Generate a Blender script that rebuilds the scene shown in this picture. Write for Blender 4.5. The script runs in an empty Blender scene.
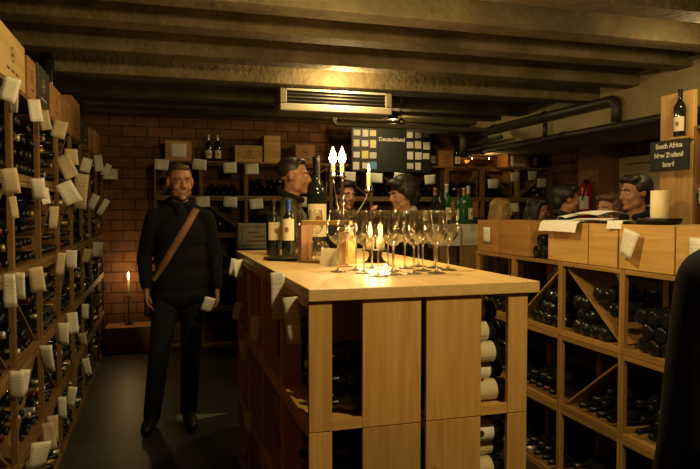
import bpy, bmesh, math, random
from mathutils import Vector, Matrix, Euler
from mathutils.bvhtree import BVHTree
random.seed(11)
PI = math.pi
sc = bpy.context.scene
COL = sc.collection
rnd = random.uniform

# ------------------------------------------------------------------ materials
def new_mat(name):
    m = bpy.data.materials.new(name); m.use_nodes = True
    nt = m.node_tree; b = nt.nodes['Principled BSDF']
    return m, nt, b

def plain(name, col, rough=.6, metal=0.0, spec=.5, noise=0.0, nscale=8.0):
    m, nt, b = new_mat(name)
    b.inputs['Roughness'].default_value = rough
    b.inputs['Metallic'].default_value = metal
    b.inputs['Specular IOR Level'].default_value = spec
    if noise:
        tc = nt.nodes.new('ShaderNodeTexCoord'); n = nt.nodes.new('ShaderNodeTexNoise')
        n.inputs['Scale'].default_value = nscale; n.inputs['Detail'].default_value = 5
        nt.links.new(tc.outputs['Object'], n.inputs['Vector'])
        mx = nt.nodes.new('ShaderNodeMix'); mx.data_type = 'RGBA'
        mx.inputs[6].default_value = (*[c*(1-noise) for c in col], 1)
        mx.inputs[7].default_value = (*[min(1, c*(1+noise)) for c in col], 1)
        nt.links.new(n.outputs['Fac'], mx.inputs[0]); nt.links.new(mx.outputs[2], b.inputs['Base Color'])
    else:
        b.inputs['Base Color'].default_value = (*col, 1)
    return m

def wood(name, c1, c2, axis, rough=.5, scale=1.0, knots=True):
    """grain that runs along a local axis, tinted a little differently on every board"""
    m, nt, b = new_mat(name); N = nt.nodes; L = nt.links
    tc = N.new('ShaderNodeTexCoord'); mp = N.new('ShaderNodeMapping')
    s = [38*scale]*3; s[axis] = 2.2*scale; mp.inputs['Scale'].default_value = s
    oi = N.new('ShaderNodeObjectInfo'); mu = N.new('ShaderNodeMath'); mu.operation = 'MULTIPLY'; mu.inputs[1].default_value = 37
    L.new(oi.outputs['Random'], mu.inputs[0])
    n = N.new('ShaderNodeTexNoise'); n.noise_dimensions = '4D'; n.inputs['Scale'].default_value = 1; n.inputs['Detail'].default_value = 4
    n.inputs['Distortion'].default_value = .6
    L.new(tc.outputs['Object'], mp.inputs['Vector']); L.new(mp.outputs['Vector'], n.inputs['Vector']); L.new(mu.outputs[0], n.inputs['W'])
    r = N.new('ShaderNodeValToRGB'); r.color_ramp.elements[0].position = .3; r.color_ramp.elements[1].position = .7
    r.color_ramp.elements[0].color = (*c1, 1); r.color_ramp.elements[1].color = (*c2, 1)
    L.new(n.outputs['Fac'], r.inputs['Fac'])
    last = r.outputs['Color']
    if knots:
        mp2 = N.new('ShaderNodeMapping'); s2 = [9]*3; s2[axis] = 4.5; mp2.inputs['Scale'].default_value = s2
        L.new(tc.outputs['Object'], mp2.inputs['Vector'])
        v = N.new('ShaderNodeTexVoronoi'); v.voronoi_dimensions = '4D'; v.inputs['Scale'].default_value = 1
        L.new(mp2.outputs['Vector'], v.inputs['Vector']); L.new(mu.outputs[0], v.inputs['W'])
        kr = N.new('ShaderNodeValToRGB'); kr.color_ramp.elements[0].position = .06; kr.color_ramp.elements[1].position = .14
        kr.color_ramp.elements[0].color = (.35, .25, .18, 1); kr.color_ramp.elements[1].color = (1, 1, 1, 1)
        L.new(v.outputs['Distance'], kr.inputs['Fac'])
        mk = N.new('ShaderNodeMix'); mk.data_type = 'RGBA'; mk.blend_type = 'MULTIPLY'; mk.inputs[0].default_value = .8
        L.new(last, mk.inputs[6]); L.new(kr.outputs['Color'], mk.inputs[7]); last = mk.outputs[2]
    hv = N.new('ShaderNodeHueSaturation'); mr = N.new('ShaderNodeMapRange')
    mr.inputs[3].default_value = .78; mr.inputs[4].default_value = 1.15
    L.new(oi.outputs['Random'], mr.inputs[0]); L.new(mr.outputs[0], hv.inputs['Value']); L.new(last, hv.inputs['Color'])
    L.new(hv.outputs['Color'], b.inputs['Base Color'])
    bp = N.new('ShaderNodeBump'); bp.inputs['Strength'].default_value = .12; bp.inputs['Distance'].default_value = .004
    L.new(n.outputs['Fac'], bp.inputs['Height']); L.new(bp.outputs['Normal'], b.inputs['Normal'])
    b.inputs['Roughness'].default_value = rough
    return m

def paper(name, col, lines=True):
    m, nt, b = new_mat(name); N = nt.nodes; L = nt.links
    b.inputs['Roughness'].default_value = .85; b.inputs['Specular IOR Level'].default_value = .2
    b.inputs['Base Color'].default_value = (*col, 1)
    if lines:   # rows of illegible handwriting
        tc = N.new('ShaderNodeTexCoord'); sx = N.new('ShaderNodeSeparateXYZ'); L.new(tc.outputs['Generated'], sx.inputs[0])
        m1 = N.new('ShaderNodeMath'); m1.operation = 'MULTIPLY'; m1.inputs[1].default_value = 9.0; L.new(sx.outputs['Z'], m1.inputs[0])
        fr = N.new('ShaderNodeMath'); fr.operation = 'FRACT'; L.new(m1.outputs[0], fr.inputs[0])
        gt = N.new('ShaderNodeMath'); gt.operation = 'GREATER_THAN'; gt.inputs[1].default_value = .62; L.new(fr.outputs[0], gt.inputs[0])
        n = N.new('ShaderNodeTexNoise'); n.inputs['Scale'].default_value = 16; L.new(tc.outputs['Generated'], n.inputs['Vector'])
        g2 = N.new('ShaderNodeMath'); g2.operation = 'GREATER_THAN'; g2.inputs[1].default_value = .5; L.new(n.outputs['Fac'], g2.inputs[0])
        mm = N.new('ShaderNodeMath'); mm.operation = 'MULTIPLY'; L.new(gt.outputs[0], mm.inputs[0]); L.new(g2.outputs[0], mm.inputs[1])
        m3 = N.new('ShaderNodeMath'); m3.operation = 'MULTIPLY'; m3.inputs[1].default_value = .28; L.new(mm.outputs[0], m3.inputs[0])
        mx = N.new('ShaderNodeMix'); mx.data_type = 'RGBA'; mx.inputs[6].default_value = (*col, 1); mx.inputs[7].default_value = (.12, .11, .1, 1)
        L.new(m3.outputs[0], mx.inputs[0]); L.new(mx.outputs[2], b.inputs['Base Color'])
    return m

def emit(name, col, st):
    m, nt, b = new_mat(name)
    b.inputs['Base Color'].default_value = (0, 0, 0, 1)
    b.inputs['Emission Color'].default_value = (*col, 1); b.inputs['Emission Strength'].default_value = st
    return m

def thin_glass(name, tint=(.97, .97, .95), power=2.4, top=.85, base=.09, solid=0):
    m, nt, b = new_mat(name); N = nt.nodes; L = nt.links
    N.remove(b)
    tr = N.new('ShaderNodeBsdfTransparent'); tr.inputs['Color'].default_value = (*tint, 1)
    gl = N.new('ShaderNodeBsdfGlossy'); gl.inputs['Roughness'].default_value = .03
    lw = N.new('ShaderNodeLayerWeight'); lw.inputs['Blend'].default_value = .5
    pw = N.new('ShaderNodeMath'); pw.operation = 'POWER'; pw.inputs[1].default_value = power; L.new(lw.outputs['Facing'], pw.inputs[0])
    fr = N.new('ShaderNodeMath'); fr.operation = 'MULTIPLY_ADD'; fr.inputs[1].default_value = top; fr.inputs[2].default_value = base; L.new(pw.outputs[0], fr.inputs[0])
    mx = N.new('ShaderNodeMixShader')
    L.new(fr.outputs[0], mx.inputs[0]); L.new(tr.outputs[0], mx.inputs[1]); L.new(gl.outputs[0], mx.inputs[2])
    out = mx.outputs[0]
    if solid:
        gs = N.new('ShaderNodeBsdfGlass'); gs.inputs['IOR'].default_value = 1.5; gs.inputs['Roughness'].default_value = .02
        m2 = N.new('ShaderNodeMixShader'); m2.inputs[0].default_value = solid
        L.new(out, m2.inputs[1]); L.new(gs.outputs[0], m2.inputs[2]); out = m2.outputs[0]
    L.new(out, N['Material Output'].inputs['Surface'])
    return m

def brick(name):
    m, nt, b = new_mat(name); N = nt.nodes; L = nt.links
    tc = N.new('ShaderNodeTexCoord'); mp = N.new('ShaderNodeMapping')
    L.new(tc.outputs['UV'], mp.inputs['Vector'])
    br = N.new('ShaderNodeTexBrick'); br.inputs['Scale'].default_value = 1
    br.inputs['Brick Width'].default_value = .27; br.inputs['Row Height'].default_value = .118
    br.inputs['Mortar Size'].default_value = .007; br.inputs['Mortar Smooth'].default_value = .3; br.inputs['Bias'].default_value = -.1
    br.inputs['Color1'].default_value = (.19, .085, .032, 1); br.inputs['Color2'].default_value = (.13, .055, .022, 1); br.inputs['Mortar'].default_value = (.035, .02, .011, 1)
    L.new(mp.outputs['Vector'], br.inputs['Vector'])
    n = N.new('ShaderNodeTexNoise'); n.inputs['Scale'].default_value = 9; n.inputs['Detail'].default_value = 6
    L.new(tc.outputs['UV'], n.inputs['Vector'])
    mr = N.new('ShaderNodeMapRange'); mr.inputs[1].default_value = .3; mr.inputs[2].default_value = .7; mr.inputs[3].default_value = .65; mr.inputs[4].default_value = 1.2
    L.new(n.outputs['Fac'], mr.inputs[0])
    hv = N.new('ShaderNodeHueSaturation'); L.new(mr.outputs[0], hv.inputs['Value']); L.new(br.outputs['Color'], hv.inputs['Color'])
    L.new(hv.outputs['Color'], b.inputs['Base Color'])
    bp = N.new('ShaderNodeBump'); bp.inputs['Strength'].default_value = .5; bp.inputs['Distance'].default_value = .01; bp.invert = True
    L.new(br.outputs['Fac'], bp.inputs['Height']); L.new(bp.outputs['Normal'], b.inputs['Normal'])
    b.inputs['Roughness'].default_value = .9
    return m

def concrete(name, c1, c2, rough=.85, scale=3.0, bump=.4):
    m, nt, b = new_mat(name); N = nt.nodes; L = nt.links
    tc = N.new('ShaderNodeTexCoord')
    n = N.new('ShaderNodeTexNoise'); n.inputs['Scale'].default_value = scale; n.inputs['Detail'].default_value = 8; n.inputs['Roughness'].default_value = .65
    L.new(tc.outputs['Object'], n.inputs['Vector'])
    r = N.new('ShaderNodeValToRGB'); r.color_ramp.elements[0].position = .32; r.color_ramp.elements[1].position = .68
    r.color_ramp.elements[0].color = (*c1, 1); r.color_ramp.elements[1].color = (*c2, 1)
    L.new(n.outputs['Fac'], r.inputs['Fac']); L.new(r.outputs['Color'], b.inputs['Base Color'])
    n2 = N.new('ShaderNodeTexNoise'); n2.inputs['Scale'].default_value = scale*9; n2.inputs['Detail'].default_value = 4
    L.new(tc.outputs['Object'], n2.inputs['Vector'])
    bp = N.new('ShaderNodeBump'); bp.inputs['Strength'].default_value = bump; bp.inputs['Distance'].default_value = .015
    L.new(n2.outputs['Fac'], bp.inputs['Height']); L.new(bp.outputs['Normal'], b.inputs['Normal'])
    b.inputs['Roughness'].default_value = rough
    return m

PINE1, PINE2 = (.52, .29, .075), (.72, .45, .15)
WX = wood('pine grain x', PINE1, PINE2, 0); WY = wood('pine grain y', PINE1, PINE2, 1); WZ = wood('pine grain z', PINE1, PINE2, 2)
TOP = wood('counter pine', (.70, .46, .17), (.82, .58, .25), 1, rough=.38, scale=.8, knots=False)
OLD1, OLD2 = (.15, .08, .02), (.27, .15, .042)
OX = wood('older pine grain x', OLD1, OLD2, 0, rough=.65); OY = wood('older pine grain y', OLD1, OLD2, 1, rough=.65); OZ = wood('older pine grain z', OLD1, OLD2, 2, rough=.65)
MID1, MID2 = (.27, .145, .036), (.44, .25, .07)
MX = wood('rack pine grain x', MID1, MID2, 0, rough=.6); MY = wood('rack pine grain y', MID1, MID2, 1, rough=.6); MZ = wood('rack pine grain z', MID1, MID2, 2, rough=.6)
CX = wood('case pine', (.48, .28, .075), (.66, .42, .14), 0, rough=.55); CP = wood('pale case pine', (.58, .40, .14), (.74, .55, .24), 0, rough=.55); CO = wood('orange case pine', (.36, .17, .045), (.50, .26, .08), 0, rough=.55)
CD = wood('dark painted case', (.03, .024, .018), (.05, .04, .03), 0, rough=.6, knots=False)
BRICK = brick('brown block wall')
CEIL = concrete('ceiling concrete', (.075, .058, .028), (.14, .11, .058))
BEAMM = concrete('beam timber concrete', (.06, .045, .018), (.19, .145, .068), scale=3.0, bump=.8)
SOFF = concrete('soffit plaster', (.24, .19, .10), (.37, .30, .17), scale=1.8)
FLOORM = concrete('floor screed', (.022, .022, .016), (.05, .048, .034), rough=.42, scale=1.6, bump=.15)
BOTTLE = plain('dark bottle glass', (.010, .012, .008), rough=.08, spec=.6)
GREENB = plain('green bottle glass', (.012, .075, .014), rough=.07, spec=.7)
CAPS = [plain('black foil', (.012, .012, .014), .3, .3), plain('dark red foil', (.10, .012, .014), .35, .3), plain('silver foil', (.55, .53, .48), .35, .55), plain('gold foil', (.42, .28, .08), .35, .6), plain('blue foil', (.03, .08, .30), .35, .3)]
PAPER = paper('written white paper', (.86, .84, .72)); PAPERP = paper('white paper', (.92, .91, .86), False); CREAM = paper('cream label paper', (.70, .62, .42), False)
KRAFT = paper('kraft paper', (.60, .50, .32)); 
BLACKP = plain('black painted board', (.012, .011, .010), .55)
IRON = plain('dark iron', (.03, .027, .022), .45, .8); STEEL = plain('polished steel', (.55, .52, .46), .16, 1.0)
PIPEM = plain('dark painted pipe', (.035, .03, .022), .5, .3); PIPEL = plain('galvanised pipe', (.36, .32, .24), .45, .7)
WAX = plain('cream candle wax', (.92, .82, .48), .5); WAX.node_tree.nodes['Principled BSDF'].inputs['Subsurface Weight'].default_value = 0
FLAME = emit('candle flame', (1, .62, .22), 26); WICK = plain('burnt wick', (.01, .01, .01), .9)
GLASS = thin_glass('clear thin glass'); GLASSS = thin_glass('clear solid glass', solid=.55)
WHITEM = plain('off white enamel', (.5, .45, .34), .4); DARKM = plain('dark slot', (.008, .008, .008), .7)
SKIN = plain('skin', (.40, .19, .105), .5, noise=.12, nscale=20); SKIN2 = plain('pale skin', (.48, .25, .15), .5, noise=.1, nscale=20)
EYEW = plain('eye white', (.6, .56, .5), .2); IRIS = plain('dark iris', (.02, .012, .008), .15)
def cloth(n, c): return plain(n, c, .92, 0, .15, .25, 30)
HAIRD = plain('dark hair', (.018, .012, .008), .5, noise=.5, nscale=70); HAIRB = plain('cropped brown hair', (.09, .055, .03), .6, noise=.4, nscale=70); HAIRBL = plain('blond hair', (.62, .40, .14), .5, noise=.35, nscale=60); HAIRM = plain('mid brown hair', (.10, .055, .025), .5, noise=.4, nscale=60)

# ------------------------------------------------------------------ mesh builder
class MB:
    def __init__(s): s.v = []; s.f = []; s.m = []; s.sm = []; s.mats = []
    def mi(s, mat):
        if mat is None: return 0
        if mat not in s.mats: s.mats.append(mat)
        return s.mats.index(mat)
    def add(s, v, f, mat=None, smooth=False, M=None):
        b = len(s.v); i = s.mi(mat)
        for p in v: s.v.append(tuple(M @ Vector(p)) if M is not None else tuple(p))
        for q in f: s.f.append([b+k for k in q]); s.m.append(i); s.sm.append(smooth)
        return s
    def box(s, x0, x1, y0, y1, z0, z1, mat=None, M=None):
        v = [(x0,y0,z0),(x1,y0,z0),(x1,y1,z0),(x0,y1,z0),(x0,y0,z1),(x1,y0,z1),(x1,y1,z1),(x0,y1,z1)]
        return s.add(v, [(3,2,1,0),(4,5,6,7),(0,1,5,4),(1,2,6,5),(2,3,7,6),(3,0,4,7)], mat, False, M)
    def lathe(s, prof, n=16, mat=None, M=None, smooth=True):
        v = []; f = []; rows = []
        for r, z in prof:
            if r < 1e-6: rows.append([len(v)]); v.append((0,0,z))
            else:
                rows.append(list(range(len(v), len(v)+n)))
                for k in range(n): a = 2*PI*k/n; v.append((r*math.cos(a), r*math.sin(a), z))
        for A, B in zip(rows, rows[1:]):
            for k in range(n):
                k2 = (k+1) % n
                if len(A) == 1 and len(B) == 1: continue
                if len(A) == 1: f.append((A[0], B[k2], B[k]))
                elif len(B) == 1: f.append((A[k], A[k2], B[0]))
                else: f.append((A[k], A[k2], B[k2], B[k]))
        return s.add(v, f, mat, smooth, M)
    def tube(s, pts, r, n=8, mat=None, caps=True):
        P = [Vector(p) for p in pts]; R = r if isinstance(r, (list, tuple)) else [r]*len(P)
        v = []; f = []; up = None
        for i, p in enumerate(P):
            t = (P[min(i+1, len(P)-1)] - P[max(i-1, 0)]).normalized()
            if up is None: up = t.orthogonal().normalized()
            up = (up - t*up.dot(t)).normalized(); sd = t.cross(up)
            for k in range(n):
                a = 2*PI*k/n; v.append(p + R[i]*(math.cos(a)*up + math.sin(a)*sd))
        for i in range(len(P)-1):
            for k in range(n):
                k2 = (k+1) % n; f.append((i*n+k, i*n+k2, (i+1)*n+k2, (i+1)*n+k))
        if caps: f.append(tuple(range(n-1, -1, -1))); f.append(tuple(range((len(P)-1)*n, len(P)*n)))
        return s.add(v, f, mat, True)
    def ell(s, c, r, mat=None, M=None, n=20, k=12):
        prof = [(math.sin(PI*i/k), -math.cos(PI*i/k)) for i in range(k+1)]
        prof[0] = (0, -1); prof[-1] = (0, 1)
        T = Matrix.Translation(Vector(c)) @ (M if M is not None else Matrix.Identity(4)) @ Matrix.Diagonal((*r, 1))
        return s.lathe(prof, n, mat, T)
    def limb(s, pts, rad):
        for i in range(len(pts)):
            s.ell(pts[i], (rad[i],)*3, n=14, k=8)
            if i: s.tube([pts[i-1], pts[i]], [rad[i-1], rad[i]], 14)
    def mesh(s, name, mat=None, bevel=0):
        me = bpy.data.meshes.new(name); me.from_pydata(s.v, [], s.f)
        for m in ([mat] if mat is not None else s.mats): me.materials.append(m)
        if mat is None: me.polygons.foreach_set('material_index', s.m)
        me.polygons.foreach_set('use_smooth', s.sm); me.update()
        if bevel:
            bm = bmesh.new(); bm.from_mesh(me)
            bmesh.ops.bevel(bm, geom=bm.edges[:], offset=bevel, segments=2, affect='EDGES', profile=.5); bm.to_mesh(me); bm.free()
        return me

def link(name, me, parent=None, loc=(0,0,0), rot=(0,0,0)):
    o = bpy.data.objects.new(name, me); COL.objects.link(o); o.location = loc; o.rotation_euler = rot
    if parent is not None: o.parent = parent
    return o
def tag(o, label, cat, group=None, kind=None):
    o['label'] = label; o['category'] = cat
    if group: o['group'] = group
    if kind: o['kind'] = kind
    return o
def thing(name, label, cat, loc=(0,0,0), rz=0, group=None):
    return tag(link(name, None, None, loc, (0,0,rz)), label, cat, group)
def bx(*a, bevel=0, mat=None, name='board'): return MB().box(*a).mesh(name, mat, bevel)
def struct(name, me, label):
    o = link(name, me); o['kind'] = 'structure'; o['label'] = label; return o

def uv_wall(me, ax):
    """metre-scaled UVs on an axis-aligned wall so its bricks are real size"""
    uv = me.uv_layers.new(name='UVMap')
    for lp in me.loops:
        c = me.vertices[lp.vertex_index].co; uv.data[lp.index].uv = (c[ax], c.z)

# ------------------------------------------------------------------ room
XL, XR, YB, YF, ZC = -1.02, 4.9, 7.68, -1.6, 2.72
struct('floor', bx(XL, XR, YF, YB, -.1, 0, mat=FLOORM), 'dark worn cellar floor')
struct('ceiling', bx(XL, XR, YF, YB, ZC, ZC+.1, mat=CEIL), 'rough concrete cellar ceiling')
def wall(name, *a, ax=0, mat=BRICK, label=''):
    me = bx(*a, mat=mat); uv_wall(me, ax); return struct(name, me, label)
wall('wall_back', XL, XR, YB, YB+.15, 0, ZC, ax=0, label='brown block back wall of the cellar')
wall('wall_left', XL-.15, XL, YF, YB, 0, ZC, ax=1, label='brown block wall behind the left racks')
wall('wall_right', XR, XR+.15, YF, YB, 0, ZC, ax=1, label='brown block right wall with a door')
wall('wall_front', XL, XR, YF-.15, YF, 0, ZC, ax=0, label='block wall behind the viewer')
struct('ceiling_soffit', bx(3.75, XR-.001, YF+.001, YB-.001, 2.25, ZC-.001, mat=SOFF), 'pale plastered ceiling step above the right side')
for i, y in enumerate((.9, 1.5, 2.08, 2.66, 3.24, 3.82, 4.36, 4.85, 5.42, 6.0, 6.58, 7.16)):
    z0 = 2.49 if abs(y-4.85) < .01 else 2.54+.02*((i*7) % 3)
    struct('ceiling_beam', bx(XL+.001, 3.749, y, y+.17, z0, ZC-.001, mat=BEAMM, bevel=.008), 'rough ceiling beam crossing the cellar')
GRN = plain('pale green painted floor light', (.22, .30, .16), .6)
struct('floor_light_patch', MB().add([(.10, 4.90, .001), (.47, 4.83, .001), (.10, 4.69, .001)], [(0, 2, 1)]).mesh('mk', GRN), 'pale green patch of light painted on the floor')  # light falling by the man's feet, painted as a flat green triangle
struct('ceiling_pillar', bx(XR-.28, XR-.001, 5.98, 6.34, 0, 2.249, mat=plain('pillar brown', (.22, .11, .05), .85, noise=.25)), 'brown pillar on the right wall')
# door in the right wall
dr = link('door_1', None); dr['kind'] = 'structure'; dr['label'] = 'pale painted door in the right wall'; dr['category'] = 'door'
PD = plain('cream door paint', (.72, .62, .42), .5); PD2 = plain('cream door frame paint', (.60, .50, .33), .5)
link('door_panel', bx(XR-.03, XR-.004, 5.10, 5.86, 0.005, 2.02, mat=PD, bevel=.004), dr)
link('door_frame', MB().box(XR-.05, XR-.002, 5.02, 5.095, 0, 2.10).box(XR-.05, XR-.002, 5.865, 5.94, 0, 2.10).box(XR-.05, XR-.002, 5.095, 5.865, 2.03, 2.10).mesh('f', PD2), dr)
link('door_handle', MB().tube([(XR-.03, 5.75, 1.03), (XR-.08, 5.75, 1.03), (XR-.08, 5.64, 1.03)], .009).mesh('h', STEEL), dr)

# ------------------------------------------------------------------ bottle rack boxes
H = .415; D = .378
ORD = ['nearest', 'second', 'third', 'fourth', 'fifth', 'sixth', 'seventh', 'eighth', 'ninth', 'tenth']
TIER3 = ['bottom', 'middle', 'top']; TIER5 = ['bottom', 'second', 'third', 'fourth', 'top']
BACKB = plain('added dark backing', (.05, .03, .015), .85)
_cache = {}
def rack_meshes(W, diag, old, slim=False):
    key = (W, diag, old, slim)
    if key in _cache: return _cache[key]
    wx, wy, wz = {True: (OX, OY, OZ), False: (WX, WY, WZ), 'mid': (MX, MY, MZ)}[old]; h = H-.003
    P = []
    for x0 in (.001, W-.019):
        P.append(('post', bx(x0, x0+.018, 0, .024 if slim else .075, 0, h, mat=wz, bevel=.0015)))
        P.append(('end_plank', bx(x0+.001, x0+.017, .26 if slim else .177, D, 0, h, mat=wz, bevel=.0015)))
        P.append(('end_rail', bx(x0+.002, x0+.016, .0245 if slim else .0755, .2595 if slim else .1765, .0, .034, mat=wy)))
    P.append(('front_rail', bx(.0195, W-.0195, .001, .016, .0, .03, mat=wx, bevel=.0015)))
    P.append(('front_rail', bx(.0195, W-.0195, .001, .016, h-.022, h, mat=wx, bevel=.0015)))
    P.append(('back_rail', bx(.0195, W-.0195, D-.016, D-.001, h-.03, h, mat=wx)))
    P.append(('shelf_board', bx(.0195, W-.0195, .018, D-.004, .012, .024, mat=wx)))
    if slim: P.append(('back_board', bx(.0195, W-.0195, D-.003, D, .026, h-.031, mat=BACKB)))  # backing added so the bays look dark inside
    if diag:
        a = Vector((.03, 0, .035)); b = Vector((W-.03, 0, h-.04))
        if diag < 0: a.x, b.x = b.x, a.x
        d = (b-a); L = d.length; ang = math.atan2(d.z, d.x)
        M = Matrix.Translation(a) @ Matrix.Rotation(-ang, 4, 'Y')
        P.append(('diagonal_board', MB().box(0, L, .03, D-.03, -.005, .005, None, M).mesh('diag', wx)))
    _cache[key] = P; return P

LYING = []     # every bottle that lies in a rack: position, turn, bay key
def fill(W, diag, rows, M, rz, bay, slim=False, z_extra=.025):
    r = .0375; p = .0775; x0 = .02; wi = W-.04
    n = int(wi/p); off = (wi-n*p)/2+p/2
    a = Vector((.03, .035)); b = Vector((W-.03, H-.043))
    if diag < 0: a.x, b.x = b.x, a.x
    nn = Vector((-(b-a).y, (b-a).x)).normalized()
    for j in range(rows):
        for i in range(n-(j % 2)):
            if j >= rows-1 and random.random() < .35: continue
            x = x0+off+i*p+(p/2 if j % 2 else 0); z = z_extra+r+j*.0675
            if z > H-.003-.03-r: continue
            if diag and abs((Vector((x, z))-a).dot(nn)) < r+.009: continue
            LYING.append((M @ Vector((x, .05+rnd(0, .02)-(.044 if slim else 0), z)), rz, bay))
def rack(W, diag, old, loc, rz, label, group, rows=None, bay=None, parts=True, slim=False):
    P = rack_meshes(W, diag, old, slim)
    if parts:
        t = thing('bottle_rack_box', label, 'bottle rack', loc, rz, group)
        for n, me in P: link(n, me, t)
    else:
        key = ('one', W, diag, old)
        if key not in _cache:
            bm = bmesh.new(); mats = []
            me2 = bpy.data.meshes.new('rack_one')
            for n, me in P:
                k = len(bm.faces); bm.from_mesh(me); bm.faces.ensure_lookup_table()
                m = me.materials[0]
                if m not in mats: mats.append(m)
                for f in bm.faces[k:]: f.material_index = mats.index(m)
            bm.to_mesh(me2); bm.free()
            for m in mats: me2.materials.append(m)
            _cache[key] = me2
        t = tag(link('bottle_rack_box', _cache[key], None, loc, (0,0,rz)), label, 'bottle rack', group)
    if rows:
        M = Matrix.Translation(Vector(loc)) @ Matrix.Rotation(rz, 4, 'Z')
        fill(W, diag, rows, M, rz, bay, slim)
    return t

# left wall racks: eight bays along, five tiers
XLF = -.595; WL = .63
for c in range(8):
    for t in range(5):
        y = 2.37+c*WL
        diag = random.choice((0, 0, 1, -1, 1)); rows = random.choice((4, 4, 5, 5, 5))
        nm = f'{TIER5[t]} tier, {ORD[c]} bay from the viewer'
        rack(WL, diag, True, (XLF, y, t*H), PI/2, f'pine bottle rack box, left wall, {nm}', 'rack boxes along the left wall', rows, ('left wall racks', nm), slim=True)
# right rack: four bays, three tiers
XRF = 2.14; WR = .5
for c in range(4):
    for t in range(3):
        y1 = 2.087+(c+1)*WR
        diag = {(1, 0): 0, (2, 2): 1, (1, 2): -1, (1, 1): 1, (3, 0): 0, (2, 0): 0, (2, 1): 0}.get((c, t), 0)
        rows = {(1, 1): 3, (1, 0): 2, (2, 0): 2, (3, 0): 2, (2, 2): 3, (1, 2): 4, (3, 2): 3, (3, 1): 2, (2, 1): 2}.get((c, t), 3)
        nm = f'{TIER3[t]} tier, {ORD[c]} bay from the viewer'
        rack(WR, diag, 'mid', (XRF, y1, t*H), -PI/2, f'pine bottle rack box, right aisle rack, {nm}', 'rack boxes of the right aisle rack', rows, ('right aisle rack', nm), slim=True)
# island: two rows of racks back to back, four bays long
IX0, IX1, IY0, IY1 = .44, 1.24, 1.933, 3.873; WI = (IY1-IY0)/4
for c in range(4):
    for t in range(3):
        nm = f'{TIER3[t]} tier, {ORD[c]} bay from the viewer'
        dg = random.choice((0, 1, -1))
        rack(WI, dg if c else 0, False, (IX0, IY0+.005+(c+1)*(WI-.002), t*H), -PI/2, f'pine rack box, island aisle side by the man, {nm}', 'rack boxes of the tasting island', 3 if c or t != 1 else 4, ('island side by the man', nm))
        rack(WI, 0, False, (IX1-.024, IY0+.005+c*(WI-.002), t*H), PI/2, f'pine rack box, island side facing right aisle, {nm}', 'rack boxes of the tasting island', 5 if c == 0 else (3 if c == 1 else None), ('island side facing right aisle', nm))
ct = tag(link('countertop', bx(IX0-.004, IX1+.012, IY0-.012, IY1+.02, 3*H+.001, 1.285, mat=TOP, bevel=.003)), 'long pale pine countertop over the island racks', 'countertop')
CT = 1.285
# racks along the back wall
YBF = 7.27; WB = .5
for c in range(10):
    for t in range(5):
        x = -.06+c*(WB-.004)
        nm = f'{TIER5[t]} tier, {ORD[c] if c else "first"} bay from the candle corner'
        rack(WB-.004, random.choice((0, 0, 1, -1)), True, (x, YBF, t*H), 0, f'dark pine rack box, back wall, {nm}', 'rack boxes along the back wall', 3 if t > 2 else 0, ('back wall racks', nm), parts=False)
# a short stack standing between island and back corner, and the stack in the right recess
for t in range(3):
    nm = f'{TIER3[t]} box'
    rack(.5, (0, 1, 0)[t], True, (2.10, 5.10, t*H), -PI/2, f'pine rack box under cartons beyond the island, {nm} of three', 'rack stack beyond the island', 3, ('rack stack beyond the island', nm))
for c in range(2):
    for t in range(5):
        y1 = 3.355-c*.48
        nm = f'{TIER5[t]} tier, {("next to the plank", "away from the plank")[c]}'
        rack(.475, (0, 1, -1)[(t+c) % 3], True, (3.31, y1, t*H), -PI/2, f'pine rack box behind the right crates, {nm}', 'tall rack behind the right crates', 3, ('tall rack behind the right crates', nm))

# ------------------------------------------------------------------ bottles
def bottle_prof(R=.0375, L=.30, rn=.0145):
    return [(0, .004), (R*.75, 0), (R*.95, .003), (R, .010), (R, L*.60), (R*.97, L*.635), (R*.84, L*.68), (R*.62, L*.725), (R*.46, L*.76), (rn, L*.80), (rn, L*.96), (rn+.0012, L*.965), (rn+.0012, L*.99), (rn*.8, L), (0, L)]
def cap_prof(L=.30, rn=.0145, lo=.80): return [(rn+.0008, L*lo), (rn+.0010, L*.955), (rn+.0024, L*.963), (rn+.0024, L*.992), (rn*.8, L+.0012), (0, L+.0012)]
LAY = Matrix.Translation((0, .30, 0)) @ Matrix.Rotation(PI/2, 4, 'X')     # neck towards -y
ML = MB().lathe(bottle_prof(), 18, BOTTLE, LAY).mesh('lying_bottle')
MC = [MB().lathe(cap_prof(), 12, m, LAY).mesh('lying_capsule') for m in CAPS]
def label_mesh(R, z0, z1, a0, a1, M=None, n=12, mats=(CREAM,), spot=None):
    mb = MB(); v = []; f = []
    for k in range(n+1):
        a = a0+(a1-a0)*k/n
        for z in (z0, z1): v.append(((R+.0007)*math.cos(a), (R+.0007)*math.sin(a), z))
    for k in range(n): f.append((2*k, 2*k+2, 2*k+3, 2*k+1))
    mb.add(v, f, mats[0], True, M)
    if spot:      # printed crest
        zc, hh, aw = spot; am = (a0+a1)/2; v = []; f = []
        m = 16
        v.append(((R+.0012)*math.cos(am), (R+.0012)*math.sin(am), zc))
        for k in range(m):
            t = 2*PI*k/m; a = am+aw*math.cos(t); v.append(((R+.0012)*math.cos(a), (R+.0012)*math.sin(a), zc+hh*math.sin(t)))
        for k in range(m): f.append((0, 1+k, 1+(k+1) % m))
        mb.add(v, f, mats[1], True, M)
    return mb.mesh('label')
MLAB = label_mesh(.0375, .05, .155, -PI*.3, PI*1.3, LAY @ Matrix.Rotation(0, 4, 'Z'), mats=(CREAM, plain('brown crest ink', (.20, .05, .02), .8)), spot=(.105, .018, .5))
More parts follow.
